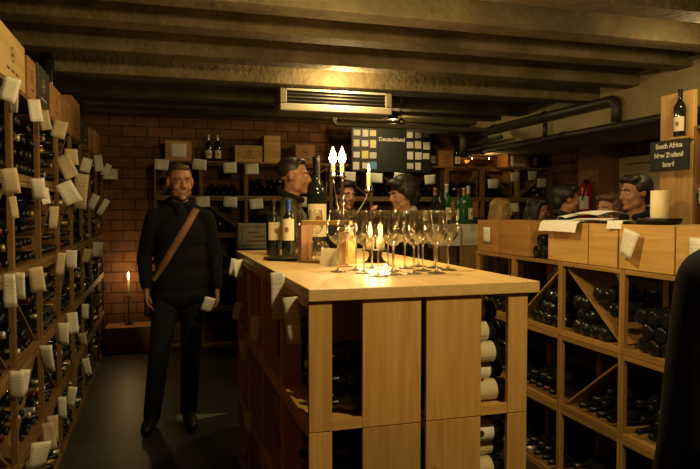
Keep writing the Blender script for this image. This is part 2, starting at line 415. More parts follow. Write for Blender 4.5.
MLAB2 = label_mesh(.0375, .05, .15, -PI*.7, PI*.7, LAY, 16, mats=(PAPERP, plain('dark crest ink', (.03, .02, .02), .8)), spot=(.105, .016, .35))

F_PX = 640; YAW = math.radians(16.5); PITCH = math.atan(24.5/640); EYE = 1.53
fwd = Vector((math.sin(YAW)*math.cos(PITCH), math.cos(YAW)*math.cos(PITCH), -math.sin(PITCH)))
rgt = Vector((math.cos(YAW), -math.sin(YAW), 0)); upv = rgt.cross(fwd)
def depth_key(b):
    return (b[0]-Vector((0, 0, EYE))).dot(fwd)
def seen(b):
    d = b[0]-Vector((0, 0, EYE)); z = d.dot(fwd)
    return z > .3 and abs(d.dot(rgt)/z) < 0.60 and abs(d.dot(upv)/z) < .42
def front_only(b):      # island bays turned away from the viewer show only at the near end
    return b[2][0] != 'island side facing right aisle' or b[0].y < 2.3
L2 = sorted((b for b in LYING if seen(b) and front_only(b)), key=depth_key)
def turned(b):      # some bays hold their bottles base outward
    p, rz, bay = b
    isl = bay[0] == 'island side facing right aisle'
    if isl or (bay[0] == 'right aisle rack' and bay[1].startswith('top')):
        return (p+Matrix.Rotation(rz, 3, 'Z') @ Vector((0, .28 if isl else .315, 0)), rz+PI, bay)
    return b
L2 = [turned(b) for b in L2]
NEAR = L2[:285]; FAR = L2[285:]
for i, (p, rz, bay) in enumerate(NEAR):
    o = link('wine_bottle', ML, None, p, (0, 0, rz))
    tag(o, f'dark bottle lying in {bay[0]}, {bay[1]}', 'wine bottle', f'bottles in {bay[0]}, {bay[1]}')
    k = random.choices((0, 1, 2, 3), (9, .4, .9, .3))[0]
    if bay[0] == 'right aisle rack' and 'bottom' in bay[1]: k = 2
    c = link('capsule', MC[k], o)
    if bay[0] == 'island side facing right aisle':
        lb = link('paper_label', MLAB if i % 3 else MLAB2, o, (0, 0, 0), (0, 0, 0))
mb = MB()
for p, rz, bay in FAR:
    M = Matrix.Translation(p) @ Matrix.Rotation(rz, 4, 'Z') @ LAY
    mb.lathe([(0, .002), (.0375, .003), (.0375, .18), (.024, .222), (.0145, .242), (.0145, .3), (0, .3)], 10, BOTTLE, M)
    mb.lathe([(.0153, .245), (.0162, .300), (0, .3012)], 8, random.choices(CAPS[:4], (9, .4, .9, .3))[0], M)
tag(link('far_bottles', mb.mesh('far_bottles')), 'dark bottles lying in the farther rack bays', 'wine bottles', None, 'stuff')

def standing(loc, label, group=None, R=.0375, L=.30, glass=BOTTLE, cap=0, lab=CREAM, face=0, lz=(.12, .42), cork=None):
    o = tag(link('wine_bottle', MB().lathe(bottle_prof(R, L, .0145*R/.0375), 24, glass).mesh('bottle'), None, loc, (0, 0, face)), label, 'wine bottle', group)
    if cap is not None: link('capsule', MB().lathe(cap_prof(L, .0145*R/.0375), 20, CAPS[cap]).mesh('cap'), o)
    if lab is not None: link('paper_label', label_mesh(R, L*lz[0], L*lz[1], -PI/2-1.15, -PI/2+1.15, None, 14, mats=(lab, plain('label ink', (.25, .12, .05), .8)), spot=(L*(lz[0]+lz[1])/2, L*.05, .3)), o)
    return o
standing((.585, 3.44, CT), 'dark wine bottle with tan label, left of the pair at the counter end', 'bottles on the counter', cap=0, lab=KRAFT, face=.3, lz=(.28, .60))
standing((.655, 3.36, CT), 'wine bottle with blue capsule and cream label on the counter', 'bottles on the counter', cap=4, lab=CREAM, face=-.5, lz=(.28, .66))
standing((.885, 3.68, CT), 'very large dark bottle with cream label behind the candles', 'bottles on the counter', R=.058, L=.56, cap=0, lab=CREAM, face=-.1, lz=(.16, .50))

# ------------------------------------------------------------------ wine glasses
RP = [(0, .002), (.036, .0), (.0365, .0012), (.030, .003), (.012, .006), (.0048, .011), (.0040, .03), (.0038, .095), (.005, .104), (.014, .112), (.028, .124), (.039, .142), (.0435, .160), (.043, .178), (.038, .215), (.0345, .243), (.0338, .2445), (.0331, .243), (.0366, .215), (.0415, .178), (.042, .160), (.0375, .143), (.026, .126), (.012, .116), (0, .1135)]
MG = MB().lathe(RP[:9]+[(.0, .106)], 28, GLASSS).mesh('stem_and_foot')
MBOWL = MB().lathe([(0, .1060), (.005, .107)]+RP[9:], 32, GLASS).mesh('bowl')
gl = []
CLUSTER = [(.673, 2.437), (.771, 2.648), (.761, 2.484), (.753, 2.351), (.855, 2.56), (.765, 2.217), (.954, 2.635), (.888, 2.394), (.842, 2.265), (.981, 2.502), (.931, 2.28), (1.068, 2.564), (1.01, 2.379), (1.107, 2.482), (1.022, 2.272), (1.12, 2.378)]
NTH = ['first', 'second', 'third', 'fourth', 'fifth', 'sixth', 'seventh', 'eighth', 'ninth', 'tenth', 'eleventh', 'twelfth', 'thirteenth', 'fourteenth', 'fifteenth', 'last']
for k, (x, y) in enumerate(CLUSTER):
    row = 'front' if y < 2.36 else 'middle' if y < 2.53 else 'back'
    gl.append((x, y, f'clear stemmed wine glass, {NTH[k]} stem from the left in the cluster, {row} part'))
gl.append((.715, 3.43, 'clear wine glass right beside the blue capsule bottle')); gl.append((.80, 3.36, 'clear wine glass behind the wooden caddy'))
for x, y, lb in gl:
    t = thing('wine_glass', lb, 'wine glass', (x, y, CT+.0005), rnd(0, 6), 'wine glasses on the counter')
    link('bowl', MBOWL, t); link('stem', MG, t)

# ------------------------------------------------------------------ candles
LAMPC = (1.0, .60, .24)
def point(name, loc, e, col=LAMPC, r=.03):
    l = bpy.data.lights.new(name, 'POINT'); l.energy = e; l.color = col; l.shadow_soft_size = r
    o = bpy.data.objects.new(name, l); COL.objects.link(o); o.location = loc; return o
def flame(parent, z, s=1.0, x=0, y=0, e=2.0, fat=1.0):
    link('wick', MB().tube([(x, y, z-.004), (x+.001, y, z+.012*s)], .0015, 6).mesh('wick', WICK), parent)
    link('flame', MB().lathe([(0, z+.004), (.006*s*fat, z+.012*s), (.0085*s*fat, z+.022*s), (.007*s*fat, z+.036*s), (.003*s*fat, z+.052*s), (0, z+.064*s)], 14, FLAME, Matrix.Translation((x, y, 0))).mesh('flame'), parent)
    p = parent.matrix_world.translation if False else parent.location
    point('candle_light', (p[0]+x, p[1]+y, p[2]+z+.034*s), e)
def candle(loc, label, r, h, group=None, s=1.0, lit=True, e=2.0, mat=WAX):
    t = tag(link('candle', MB().lathe([(0, 0), (r*.97, 0), (r, .003), (r, h-.003), (r*.93, h), (r*.8, h-.002), (0, h-.003)], 24).mesh('candle', mat), None, loc), label, 'candle', group)
    if lit: flame(t, h-.003, s, e=e, fat=1.6 if s > 1.6 else 1.0)
    else: link('wick', MB().tube([(0, 0, h-.006), (.002, 0, h+.010)], .0015, 6).mesh('wick', WICK), t)
    return t
# candelabra at the back of the counter
cb = thing('candelabrum', 'silvery candelabrum with curved arms behind the wine glasses', 'candelabrum', (1.02, 3.58, CT))
def cup(x, y, z): return MB().lathe([(0, 0), (.012, .0), (.020, .006), (.034, .012), (.034, .015), (.018, .014), (.0155, .034), (.013, .034), (.013, .016), (0, .016)], 20, STEEL, Matrix.Translation((x, y, z))).mesh('cup')
link('foot', MB().lathe([(0, 0), (.075, 0), (.078, .006), (.06, .016), (.03, .028), (.014, .05), (0, .05)], 28, STEEL).mesh('foot'), cb)
link('stem', MB().lathe([(0, .045), (.012, .047), (.009, .10), (.02, .13), (.011, .16), (.009, .27), (.018, .30), (.009, .33), (.0, .335)], 16, STEEL).mesh('stem'), cb)
def arm(x, zt):
    pts = []
    for k in range(15):
        u = k/14; pts.append((x*(1-math.cos(u*PI/2))**.8 if u else 0, 0, .29-.10*math.sin(u*PI)*(1 if abs(x) > .06 else .3)+(zt-.29)*u**1.5))
    return MB().tube(pts, .0065, 10, STEEL).mesh('arm')
for x, zt in ((-.062, .43), (-.008, .43), (.155, .35)):
    link('arm', arm(x, zt), cb); link('candle_cup', cup(x, 0, zt-.002), cb)
for x, zt, h, s, e, lb in ((-.062, .43, .06, 1.75, 3, 'short candle with a big flame, outermost on the candelabrum near the big bottle'), (-.008, .43, .06, 1.75, 3, 'short candle with a big flame, on the middle arm of the candelabrum'), (.155, .35, .10, .9, 1.5, 'slim lit candle on the lower arm of the candelabrum')):
    candle((1.02+x, 3.58, CT+zt+.0145), lb, .0118, h, 'candles on the candelabrum', s, e=e)
# pair of candles on a low iron holder behind the glasses
ih = thing('candle_holder', 'low dark iron holder behind the glasses carrying two lit candles', 'candle holder', (.965, 2.84, CT))
link('plate', MB().lathe([(0, .0), (.05, .0), (.052, .004), (.040, .010), (.03, .03), (.034, .05), (.062, .054), (.062, .060), (0, .060)], 28, IRON).mesh('plate'), ih)
for x, lb in ((-.026, 'left one of two lit candles on the low iron holder'), (.026, 'right one of two lit candles on the low iron holder')):
    candle((.965+x, 2.84, CT+.0605), lb, .019, .055, 'candles on the iron holder', 1.25, e=5)
# unlit pillar candle on its dish over the right crates
RT = 3*H
CRH = .215
dish = tag(link('dish', MB().lathe([(0, .0), (.085, .0), (.098, .008), (.102, .028), (.097, .030), (.09, .012), (0, .010)], 32).mesh('dish', IRON), None, (2.325, 2.555, RT+CRH+.001)), 'round black dish under the pillar candle', 'dish')
candle((2.325, 2.555, RT+CRH+.0128), 'thick cream pillar candle on a black dish over the right crates', .042, .152, None, lit=False)
# candle in the back corner, on a wooden case
# ------------------------------------------------------------------ wooden wine cases
STAMP = plain('burnt stamp', (.10, .05, .02), .8); STAMPL = plain('pale print', (.55, .50, .38), .8)
def case(name, label, loc, rz, L, Dp, Hh, mat=CX, group=None, mark=True, mk=STAMP):
    """front towards local -y"""
    t = thing(name, label, 'wine case', loc, rz, group); w = .012
    link('front_board', bx(-L/2, L/2, 0, w, 0, Hh, mat=mat, bevel=.0015), t)
    link('back_board', bx(-L/2, L/2, Dp-w, Dp, 0, Hh, mat=mat, bevel=.0015), t)
    for s in (-1, 1): link('side_board', bx(min(s*L/2, s*(L/2-w)), max(s*L/2, s*(L/2-w)), w+.0005, Dp-w-.0005, 0, Hh, mat=mat), t)
    link('base_board', bx(-L/2+w+.0005, L/2-w-.0005, w+.0005, Dp-w-.0005, .002, .012, mat=mat), t)
    link('lid', bx(-L/2+w+.0005, L/2-w-.0005, w+.0005, Dp-w-.0005, Hh-.012, Hh-.002, mat=mat), t)
    if mark:   # round branded emblem with bars of print
        m = MB(); r = Hh*.16; y = -.0008
        for k in range(20):
            a0, a1 = 2*PI*k/20, 2*PI*(k+1)/20
            m.add([(r*math.cos(a0), y, Hh*.58+r*math.sin(a0)), (r*math.cos(a1), y, Hh*.58+r*math.sin(a1)), (.8*r*math.cos(a1), y, Hh*.58+.8*r*math.sin(a1)), (.8*r*math.cos(a0), y, Hh*.58+.8*r*math.sin(a0))], [(0, 1, 2, 3)])
        for k in range(3): m.box(-L*.22+k*L*.16, -L*.22+k*L*.16+L*.11, y, -.0002, Hh*.22, Hh*.27)
        m.box(-r*.5, r*.5, y, -.0002, Hh*.55, Hh*.6)
        link('printed_mark', m.mesh('mark', mk), t)
    return t
# along the top of the left racks (front towards +x)
LT = 5*H
g = 'wine cases on top of the left racks'
def lcase(y0, y1, h, mat, label, z=LT, mark=True, dp=.33, mk=STAMP): return case('wine_case', label, (XLF-.01, (y0+y1)/2, z+.0005), PI/2, y1-y0-.006, dp, h, mat, g, mark, mk)
lcase(2.42, 2.82, .24, CP, 'pale pine wine case at the near end on top of the left racks')
lcase(2.83, 3.36, .215, CP, 'broad pale wine case with round stamp, top of left racks')
lcase(3.42, 3.64, .20, CO, 'narrow orange pine case beside the black case on left racks')
lcase(3.68, 4.05, .225, CD, 'black wine case with pale print on top of the left racks', mk=STAMPL)
lcase(4.10, 4.52, .20, CO, 'orange pine case just past the black case on left racks')
lcase(4.56, 5.02, .20, CO, 'second orange pine case past the black case on left racks')
lcase(5.04, 5.52, .285, CO, 'tallest orange pine case on top of the left racks')
lcase(5.75, 6.10, .22, CD, 'dark case past the tallest orange case on left racks', mk=STAMPL)
lcase(6.25, 6.55, .20, CO, 'small brown case near the far end on left racks')
lcase(6.85, 7.25, .24, CO, 'orange case at the far end on top of the left racks')
standing((-.73, 4.80, LT+.2015), 'tall dark bottle standing on an orange case, left racks', R=.05, L=.42, cap=0, lab=None)
# on the right rack (front towards -x)
g = 'wine cases on the right aisle rack'
def rcase(y0, y1, label, h=CRH, mat=CX, mark=False, x=XRF+.008): return case('wine_case', label, (x, (y0+y1)/2, RT+.0005), -PI/2, y1-y0-.006, .33, h, mat, g, mark)
rcase(3.78, 4.08, 'pine wine case at the far end of the right rack', mat=CO)
rcase(3.41, 3.77, 'pine case beside the three stacked bottles, right rack', mat=CO)
rcase(2.86, 3.22, 'pine wine case under the pile of white papers', mat=CX)
rcase(2.63, 2.855, 'narrow pine case between papers and pillar candle', mat=CX)
rcase(2.27, 2.625, 'pine wine case under the pillar candle', mat=CX)
rcase(1.93, 2.265, 'pine wine case nearest the dark coated person, right rack', mat=CX)
for k, (dy, dz, lb) in enumerate(((-.039, 0, 'bottle lying on the right rack beside the papers case, lower right'), (.039, 0, 'bottle lying on the right rack beside the far cases, lower left'), (0, .0675, 'bottle lying on top of two others on the right rack'))):
    o = tag(link('wine_bottle', ML, None, (XRF+.315, 3.315+dy, RT+.0385+dz), (0, 0, PI/2)), lb, 'wine bottle', 'three bottles on the right rack'); link('capsule', MC[0], o)

# case and candle in the back corner
case('wine_case', 'low wooden case on the floor in the candle corner', (-.325, 7.22, .0005), 0, .50, .32, .27, CO, None, True)
ci = thing('candlestick', 'slender iron candlestick on the case in the back corner', 'candlestick', (-.345, 7.44, .271))
link('foot', MB().lathe([(0, 0), (.05, 0), (.052, .004), (.02, .012), (.006, .02), (0, .02)], 20, IRON).mesh('foot'), ci)
link('stem', MB().lathe([(0, .018), (.006, .019), (.006, .12), (.012, .13), (.006, .14), (.006, .29), (0, .29)], 12, IRON).mesh('stem'), ci)
link('cup', MB().lathe([(0, .288), (.018, .290), (.032, .298), (.032, .301), (0, .301)], 18, IRON).mesh('cup'), ci)
candle((-.345, 7.44, .2715+.301), 'lit cream candle on the iron candlestick in the back corner', .012, .20, None, 1.3, e=5)

# ------------------------------------------------------------------ paper tags
def sheet(w, h, curl, nx=4, nz=5, th=.0009, twist=0):
    """hangs from its top edge, lies in the local x-z plane"""
    v = []; f = []
    for side in (0, 1):
        for j in range(nz+1):
            for i in range(nx+1):
                u = i/nx-.5; q = j/nz
                v.append((w*u, curl*(q*q)*h + twist*u*q*w + curl*.6*w*u*u*4*q + side*th, -h*q))
    n = (nx+1)*(nz+1)
    for j in range(nz):
        for i in range(nx):
            a = j*(nx+1)+i; b = a+1; c = a+nx+2; d = a+nx+1
            f.append((a, d, c, b)); f.append((n+a, n+b, n+c, n+d))
    for i in range(nx):
        f.append((i, i+1, n+i+1, n+i)); k = nz*(nx+1); f.append((k+i+1, k+i, n+k+i, n+k+i+1))
    for j in range(nz):
        a = j*(nx+1); b = a+nx+1; f.append((a, n+a, n+b, b)); a += nx; b += nx; f.append((a, b, n+b, n+a))
    mb = MB(); mb.add(v, f, None, True); return mb
def price_tag(c, w, h, rz, roll, label, group, mat=PAPER, curl=None, name='hanging_price_tag'):
    me = sheet(w, h, rnd(-.15, .25) if curl is None else curl, twist=0 if curl == 0 else rnd(-.5, .5)).mesh('tag', mat)
    c = Vector(c)
    R = Euler((0, roll, rz)).to_matrix(); top = c + R @ Vector((0, 0, h/2))
    o = link(name, me, None, top, (0, roll, rz)); return tag(o, label, 'price tag', group)
TAGS = [(2.72,1.99,.058,.092),(2.88,1.97,.04,.097),(3.27,1.99,.055,.102),(3.53,1.98,.05,.100),(3.89,1.98,.075,.095),(2.71,1.64,.06,.098),(2.84,1.54,.03,.088),(3.31,1.63,.06,.098),(3.52,1.60,.045,.081),(4.01,1.78,.08,.138),(4.45,1.87,.08,.102),(5.23,1.87,.075,.106),(4.03,1.63,.09,.13),(4.78,1.66,.09,.24),(3.83,1.49,.05,.121),(5.60,1.60,.06,.12),(6.3,1.96,.07,.15),(7.0,1.94,.06,.13),(7.37,1.92,.15,.11),(6.5,1.56,.06,.16),(4.37,1.22,.07,.114),(3.99,1.22,.045,.13),(5.27,1.18,.06,.107),(6.1,1.18,.085,.13),(2.72,1.22,.045,.131),(2.87,1.22,.042,.114),(3.21,1.21,.062,.119),(6.05,.73,.06,.107),(2.76,.84,.055,.118),(2.93,.81,.04,.108),(3.41,.80,.068,.135),(4.02,.81,.062,.13),(4.41,.81,.065,.131),(5.15,.35,.055,.13),(4.26,.37,.053,.13),(4.01,.38,.045,.128),(3.43,.41,.06,.135),(3.64,.38,.052,.137),(3.13,.42,.085,.126),(5.21,.76,.05,.115),(6.9,1.15,.05,.12),(7.1,.75,.045,.12),(4.93,.60,.06,.09)]
byrow = {}
for tg in TAGS: byrow.setdefault(min(4, max(0, round((tg[1]-.38)/.4))), []).append(tg)
ORDL = ORD+['eleventh', 'twelfth', 'thirteenth', 'fourteenth', 'fifteenth', 'sixteenth']
for r, lst in byrow.items():
    for k, (y, z, w, h) in enumerate(sorted(lst)):
        roll = random.choice((0, .1, -.15, .25, -.1, .5, -.45)) if r > 2 and h < .2 else rnd(-.2, .2)
        price_tag((XLF+.012+w*.5+h*abs(math.sin(roll))*.5, y, z), w, h, rnd(-.25, .5), roll, f'white paper price tag on the left racks, {["lowest", "second", "third", "fourth", "highest"][r]} row, {ORDL[k]} from the viewer', 'price tags on the left racks', random.choice((PAPER, PAPER, KRAFT)))
BT = [(.02,2.02),(.42,2.03),(.75,2.00),(.99,1.99),(.45,1.62),(.75,1.62),(1.04,1.60),(1.62,1.62),(2.13,1.92),(2.46,1.91),(2.76,1.92),(3.16,1.90),(4.02,1.86),(4.33,1.95),(4.58,1.97),(4.72,1.88),(4.30,1.56)]
for k, (x, z) in enumerate(sorted(BT, key=lambda p: (-(p[1] > 1.75), p[0]))):
    up = z > 1.75; idx = k if up else k-sum(1 for b in BT if b[1] > 1.75)
    price_tag((x, YBF-.05, z), .15, .115, rnd(-.2, .2), rnd(-.08, .08), f'white price card on the back wall racks, {"upper" if up else "lower"} row, {(["first"]+ORDL[1:])[idx]} from the candle corner', 'price cards on the back wall racks', PAPER, .05)
IT = [(2.02,1.175,.05,.15),(2.28,1.22,.05,.17),(2.9,.99,.045,.12),(3.3,.80,.045,.12),(3.5,1.21,.05,.10),(3.72,1.2,.05,.10),(2.0,.62,.05,.14),(3.2,.46,.045,.12),(3.62,.96,.04,.10)]
for k, (y, z, w, h) in enumerate(sorted(IT)):
    price_tag((IX0-.012-w*.45, y, z), w, h, rnd(-.5, .1), rnd(-.2, .2), f'white paper price tag on the island aisle side, {ORDL[k]} from the viewer', 'price tags on the island', PAPER)
g = 'labels on the right rack cases'
price_tag((XRF-.002, 3.93, 1.36), .10, .105, -PI/2, 0, 'white paper label on the far end case of the right rack', g, PAPER, 0)
price_tag((XRF-.035, 2.51, 1.372), .085, .13, -PI/2+.3, .32, 'tilted white paper tag hanging on the case under the pillar candle', g, PAPER, .05)
price_tag((XRF-.002, 2.12, 1.35), .12, .13, -PI/2, 0, 'pale paper label on the case nearest the dark coated person', g, PAPER, 0)
price_tag((3.295, 3.22, 1.62), .14, .10, -PI/2, 0, 'white price card on the tall rack behind the right crates', g, PAPER, 0)

# loose papers over the right crates
PZ = RT+CRH+.001
def loose(label, loc, rz, w, l, bend, drop=0, mat=PAPERP):
    v = []; f = []; n = 10; m = 4; th = .0008
    for side in (0, 1):
        for j in range(n+1):
            for i in range(m+1):
                q = j/n; y = l*(q-.5); z = bend*math.sin(q*PI)+bend*.35*math.sin(i/m*PI)
                over = max(0, (drop-q)) if drop else 0
                y2 = y+over*l*.82; z -= over*l*.55
                v.append((w*(i/m-.5), y2, z+side*th))
    k = (n+1)*(m+1)
    for j in range(n):
        for i in range(m):
            a = j*(m+1)+i; f.append((a, a+m+1, a+m+2, a+1)); f.append((k+a, k+a+1, k+a+m+2, k+a+m+1))
    o = link('paper_sheet', MB().add(v, f, None, True).mesh('paper', mat), None, loc, (0, 0, rz)); return tag(o, label, 'paper', 'loose papers on the right crates')
loose('white sheet drooping over the front edge of the crate', (2.205, 3.07, PZ+.004), -PI/2, .34, .38, .006, .26)
loose('white sheet lying crooked on the drooping sheet', (2.31, 2.98, PZ+.014), -PI/2+.5, .21, .30, .008)
loose('curled white sheet at the far end of the paper pile', (2.33, 3.12, PZ+.024), -PI/2-.35, .21, .29, .022)
loose('topmost curled white sheet of the paper pile', (2.36, 3.03, PZ+.040), -PI/2+.2, .20, .28, .02)
loose('dark printed sheet under the paper pile near the narrow case', (2.34, 2.80, PZ+.004), -PI/2+.25, .20, .28, .006, 0, plain('dark print', (.02, .02, .025), .7))
loose('folded pale leaflet on the narrow case beside the candle dish', (2.19, 2.66, PZ+.012), -PI/2+.2, .09, .22, .004, .3)

# ------------------------------------------------------------------ caddy and tray on the counter
cd = thing('wooden_caddy', 'open wooden caddy with top bar beside the wine glasses', 'caddy', (.735, 2.86, CT+.0005), -.75)
BR = wood('brown stained wood', (.16, .075, .03), (.26, .13, .05), 2, knots=False)
link('end_board', bx(-.125, -.105, -.05, .05, 0, .175, mat=BR, bevel=.002), cd); link('end_board', bx(.085, .125, -.05, .05, 0, .165, mat=CX, bevel=.002), cd)
link('base_board', bx(-.1045, .0845, -.05, .05, 0, .012, mat=BR), cd); link('top_bar', bx(-.125, .125, -.018, .018, .1755, .197, mat=CX, bevel=.002), cd)
mg = thing('glass_mug', 'small clear glass mug inside the wooden caddy', 'mug', (.70, 2.895, CT+.0128))
link('body', MB().lathe([(0, .004), (.028, 0), (.032, .004), (.033, .085), (.031, .085), (.030, .008), (0, .007)], 24, GLASS).mesh('mug'), mg)
link('handle', MB().tube([(.032, 0, .07), (.052, 0, .068), (.058, 0, .045), (.05, 0, .022), (.032, 0, .02)], .004, 8, GLASS).mesh('handle'), mg)
tr = tag(link('tray', MB().lathe([(0, 0), (.10, 0), (.112, .004), (.118, .012), (.114, .013), (.10, .006), (0, .006)], 36).mesh('tray', IRON), None, (.60, 3.12, CT+.0005)), 'round dark tray on the counter beside the caddy', 'tray')
cdl = tag(link('folded_card', MB().add([(-.045,-.03,0),(.045,-.03,0),(.045,0,.075),(-.045,0,.075),(.045,.03,0),(-.045,.03,0),(-.045,-.0285,0),(.045,-.0285,0),(.045,.0,.073),(-.045,.0,.073),(.045,.0285,0),(-.045,.0285,0)], [(0,1,2,3),(3,2,4,5),(9,8,7,6),(11,10,8,9),(0,6,7,1),(4,10,11,5)]).mesh('card', CREAM), None, (.722, 2.73, CT+.0006), (0, 0, -.5)), 'cream folded card standing before the wooden caddy', 'card')

# ------------------------------------------------------------------ items on the back racks
g = 'bottles standing on the back wall racks'
BZ = LT+.0005
for x, lb, c in ((.53, 'first of two pale capped bottles on the back racks, behind the man', 2), (.63, 'second of two pale capped bottles on the back racks, behind the man', 2), (2.62, 'bottle standing before the black sign on the back racks', 0), (3.27, 'bottle just right of the black sign on the back racks', 0), (3.60, 'bottle between the round marked case and the trough', 0), (4.72, 'tall bottle at the far right end of the back racks', 3)):
    standing((x, 7.40, BZ), lb, g, cap=c, face=.1, L=.30 if x < 4 else .33)
g = 'wine cases on the back racks'
def bcase(x0, x1, h, mat, label, z=BZ, y=7.36, mark=True): return case('wine_case', label, ((x0+x1)/2, y, z), 0, x1-x0, .28, h, mat, g, mark)
bcase(.06, .34, .22, CO, 'small case with a pale sheet on the back racks, behind the man')
bcase(.82, 1.13, .19, CX, 'pale wide wine case on the back racks left of the tall panel')
bcase(1.15, 1.34, .31, CX, 'tall pale narrow case on the back racks', mark=False)
bcase(1.52, 1.75, .22, CO, 'brown case on the back racks behind the big bottle')
bcase(3.33, 3.53, .20, CO, 'case with round mark between two bottles on the back racks')
bcase(4.30, 4.62, .21, CO, 'case with white sheet at the right end of the back racks', mark=False)
price_tag((.2, 7.345, BZ+.115), .17, .15, 0, 0, 'pale sheet on the small case behind the man', 'sheets on cases', PAPER, 0)
price_tag((4.46, 7.345, BZ+.085), .24, .13, 0, 0, 'white sheet on the case at the right end of the back racks', 'sheets on cases', PAPER, 0)
# little trough with two lit tea lights
tg = thing('metal_trough', 'copper coloured trough with two small lights on the back racks', 'trough', (3.93, 7.36, BZ))
COP = plain('worn copper', (.45, .22, .09), .35, .8)
v = []; f = []
for i in range(9):
    a = PI+PI*i/8
    for x in (-.17, .17): v.append((x, .07+.07*math.cos(a), .10+.07*math.sin(a)))
for i in range(8): f.append((2*i, 2*i+1, 2*i+3, 2*i+2))
link('trough_body', MB().add(v, f, None, True).mesh('trough', COP), tg)
link('trough_stand', MB().box(-.15, -.12, .02, .12, 0, .06).box(.12, .15, .02, .12, 0, .06).mesh('st', OX), tg)
for x, lb in ((-.12, 'tea light flame at the near end of the copper trough'), (.12, 'tea light flame at the far end of the copper trough')):
    candle((3.93+x, 7.395, BZ+.062), lb, .02, .02, 'tea lights in the copper trough', .8, e=1.2)

# black sign with cards
sg = thing('hanging_sign_board', 'black sign board reading Deutschland with pale cards, above back racks', 'sign', (2.66, 7.22, 1.985))
link('board', MB().box(-.5, -.175, 0, .012, 0, .53).box(-.172, .172, 0, .012, 0, .53).box(.175, .5, 0, .012, 0, .53).mesh('board', BLACKP), sg)
CM = [paper('white card', (.72, .70, .62)), paper('cream card', (.72, .64, .42)), paper('lilac card', (.58, .54, .60)), paper('yellow card', (.74, .62, .24), False), paper('blue card', (.12, .30, .52), False)]
for s, cols, rws in ((-1, 3, 4), (1, 3, 4)):
    for j in range(rws):
        for i in range(cols):
            if s > 0 and j == 3 and i == 2: continue
            x = s*.3375+(i-1)*.104+rnd(-.006, .006); z = .53-.075-j*.128+rnd(-.008, .008)
            m = CM[4] if (s < 0 and j == 3 and i == 2) else CM[3] if (s < 0 and (i, j) == (1, 2)) else random.choice((CM[0], CM[0], CM[1], CM[2]))
            w, h = rnd(.070, .086), rnd(.066, .092)
            link('card', bx(x-w/2, x+w/2, -.002, -.0003, z-h/2, z+h/2, mat=m), sg)
def text(body, size, mat, parent, loc, rot, name='lettering'):
    cu = bpy.data.curves.new(name, 'FONT'); cu.body = body; cu.size = size; cu.extrude = .001; cu.align_x = 'CENTER'; cu.align_y = 'CENTER'; cu.offset = .0012
    tmp = bpy.data.objects.new('tmp', cu); COL.objects.link(tmp)
    dg = bpy.context.evaluated_depsgraph_get(); me = bpy.data.meshes.new_from_object(tmp.evaluated_get(dg))
    bpy.data.objects.remove(tmp); me.materials.clear(); me.materials.append(mat)
    return link(name, me, parent, loc, rot)
INK = plain('pale chalk lettering', (.78, .75, .66), .8)
text('Deutschland', .066, INK, sg, (0, -.0015, .385), (PI/2, 0, 0))
for x in (-.4, .4): link('wire', MB().tube([(x, .006, .53), (x, .006, .72)], .002, 6).mesh('wire', IRON), sg)

# ------------------------------------------------------------------ plank, sign and bottle on the right
pk = tag(link('upright_plank', bx(3.31, 3.34, 3.358, 3.645, 0, 2.31, mat=wood('upright plank pine', (.46, .26, .09), (.62, .38, .15), 2), bevel=.003)), 'tall upright pine plank behind the pillar candle', 'plank')
ws = thing('wall_shelf', 'small ledge on the upright plank holding one bottle', 'shelf', (3.309, 3.42, 1.99))
link('ledge', bx(-.10, 0, -.07, .07, 0, .014, mat=WY), ws); link('bracket', MB().add([(-.08,-.008,-.0005),(0,-.008,-.0005),(0,-.008,-.08),(-.08,.008,-.0005),(0,.008,-.0005),(0,.008,-.08)], [(0,1,2),(5,4,3),(0,3,4,1),(1,4,5,2),(2,5,3,0)]).mesh('br', WY), ws)
standing((3.255, 3.415, 2.0045), 'dark bottle with pale label on the ledge of the upright plank', R=.0375, L=.31, cap=0, face=-1.2)
s2 = thing('hanging_sign', 'black sign with chalk lettering South Africa New Zealand Israel', 'sign', (3.185, 3.425, 1.785))
link('board', bx(-.006, .006, -.165, .165, 0, .20, mat=BLACKP, bevel=.002), s2)
for k, (tx, sz) in enumerate((('South Africa', .045), ('New Zealand', .045), ('Israel', .045))):
    text(tx, sz, INK, s2, (-.0072, 0, .162-k*.060), (PI/2, 0, -PI/2))
link('hook', MB().tube([(.006, 0, .19), (.03, 0, .194), (.124, 0, .194)], .003, 6).mesh('hook', IRON), s2)

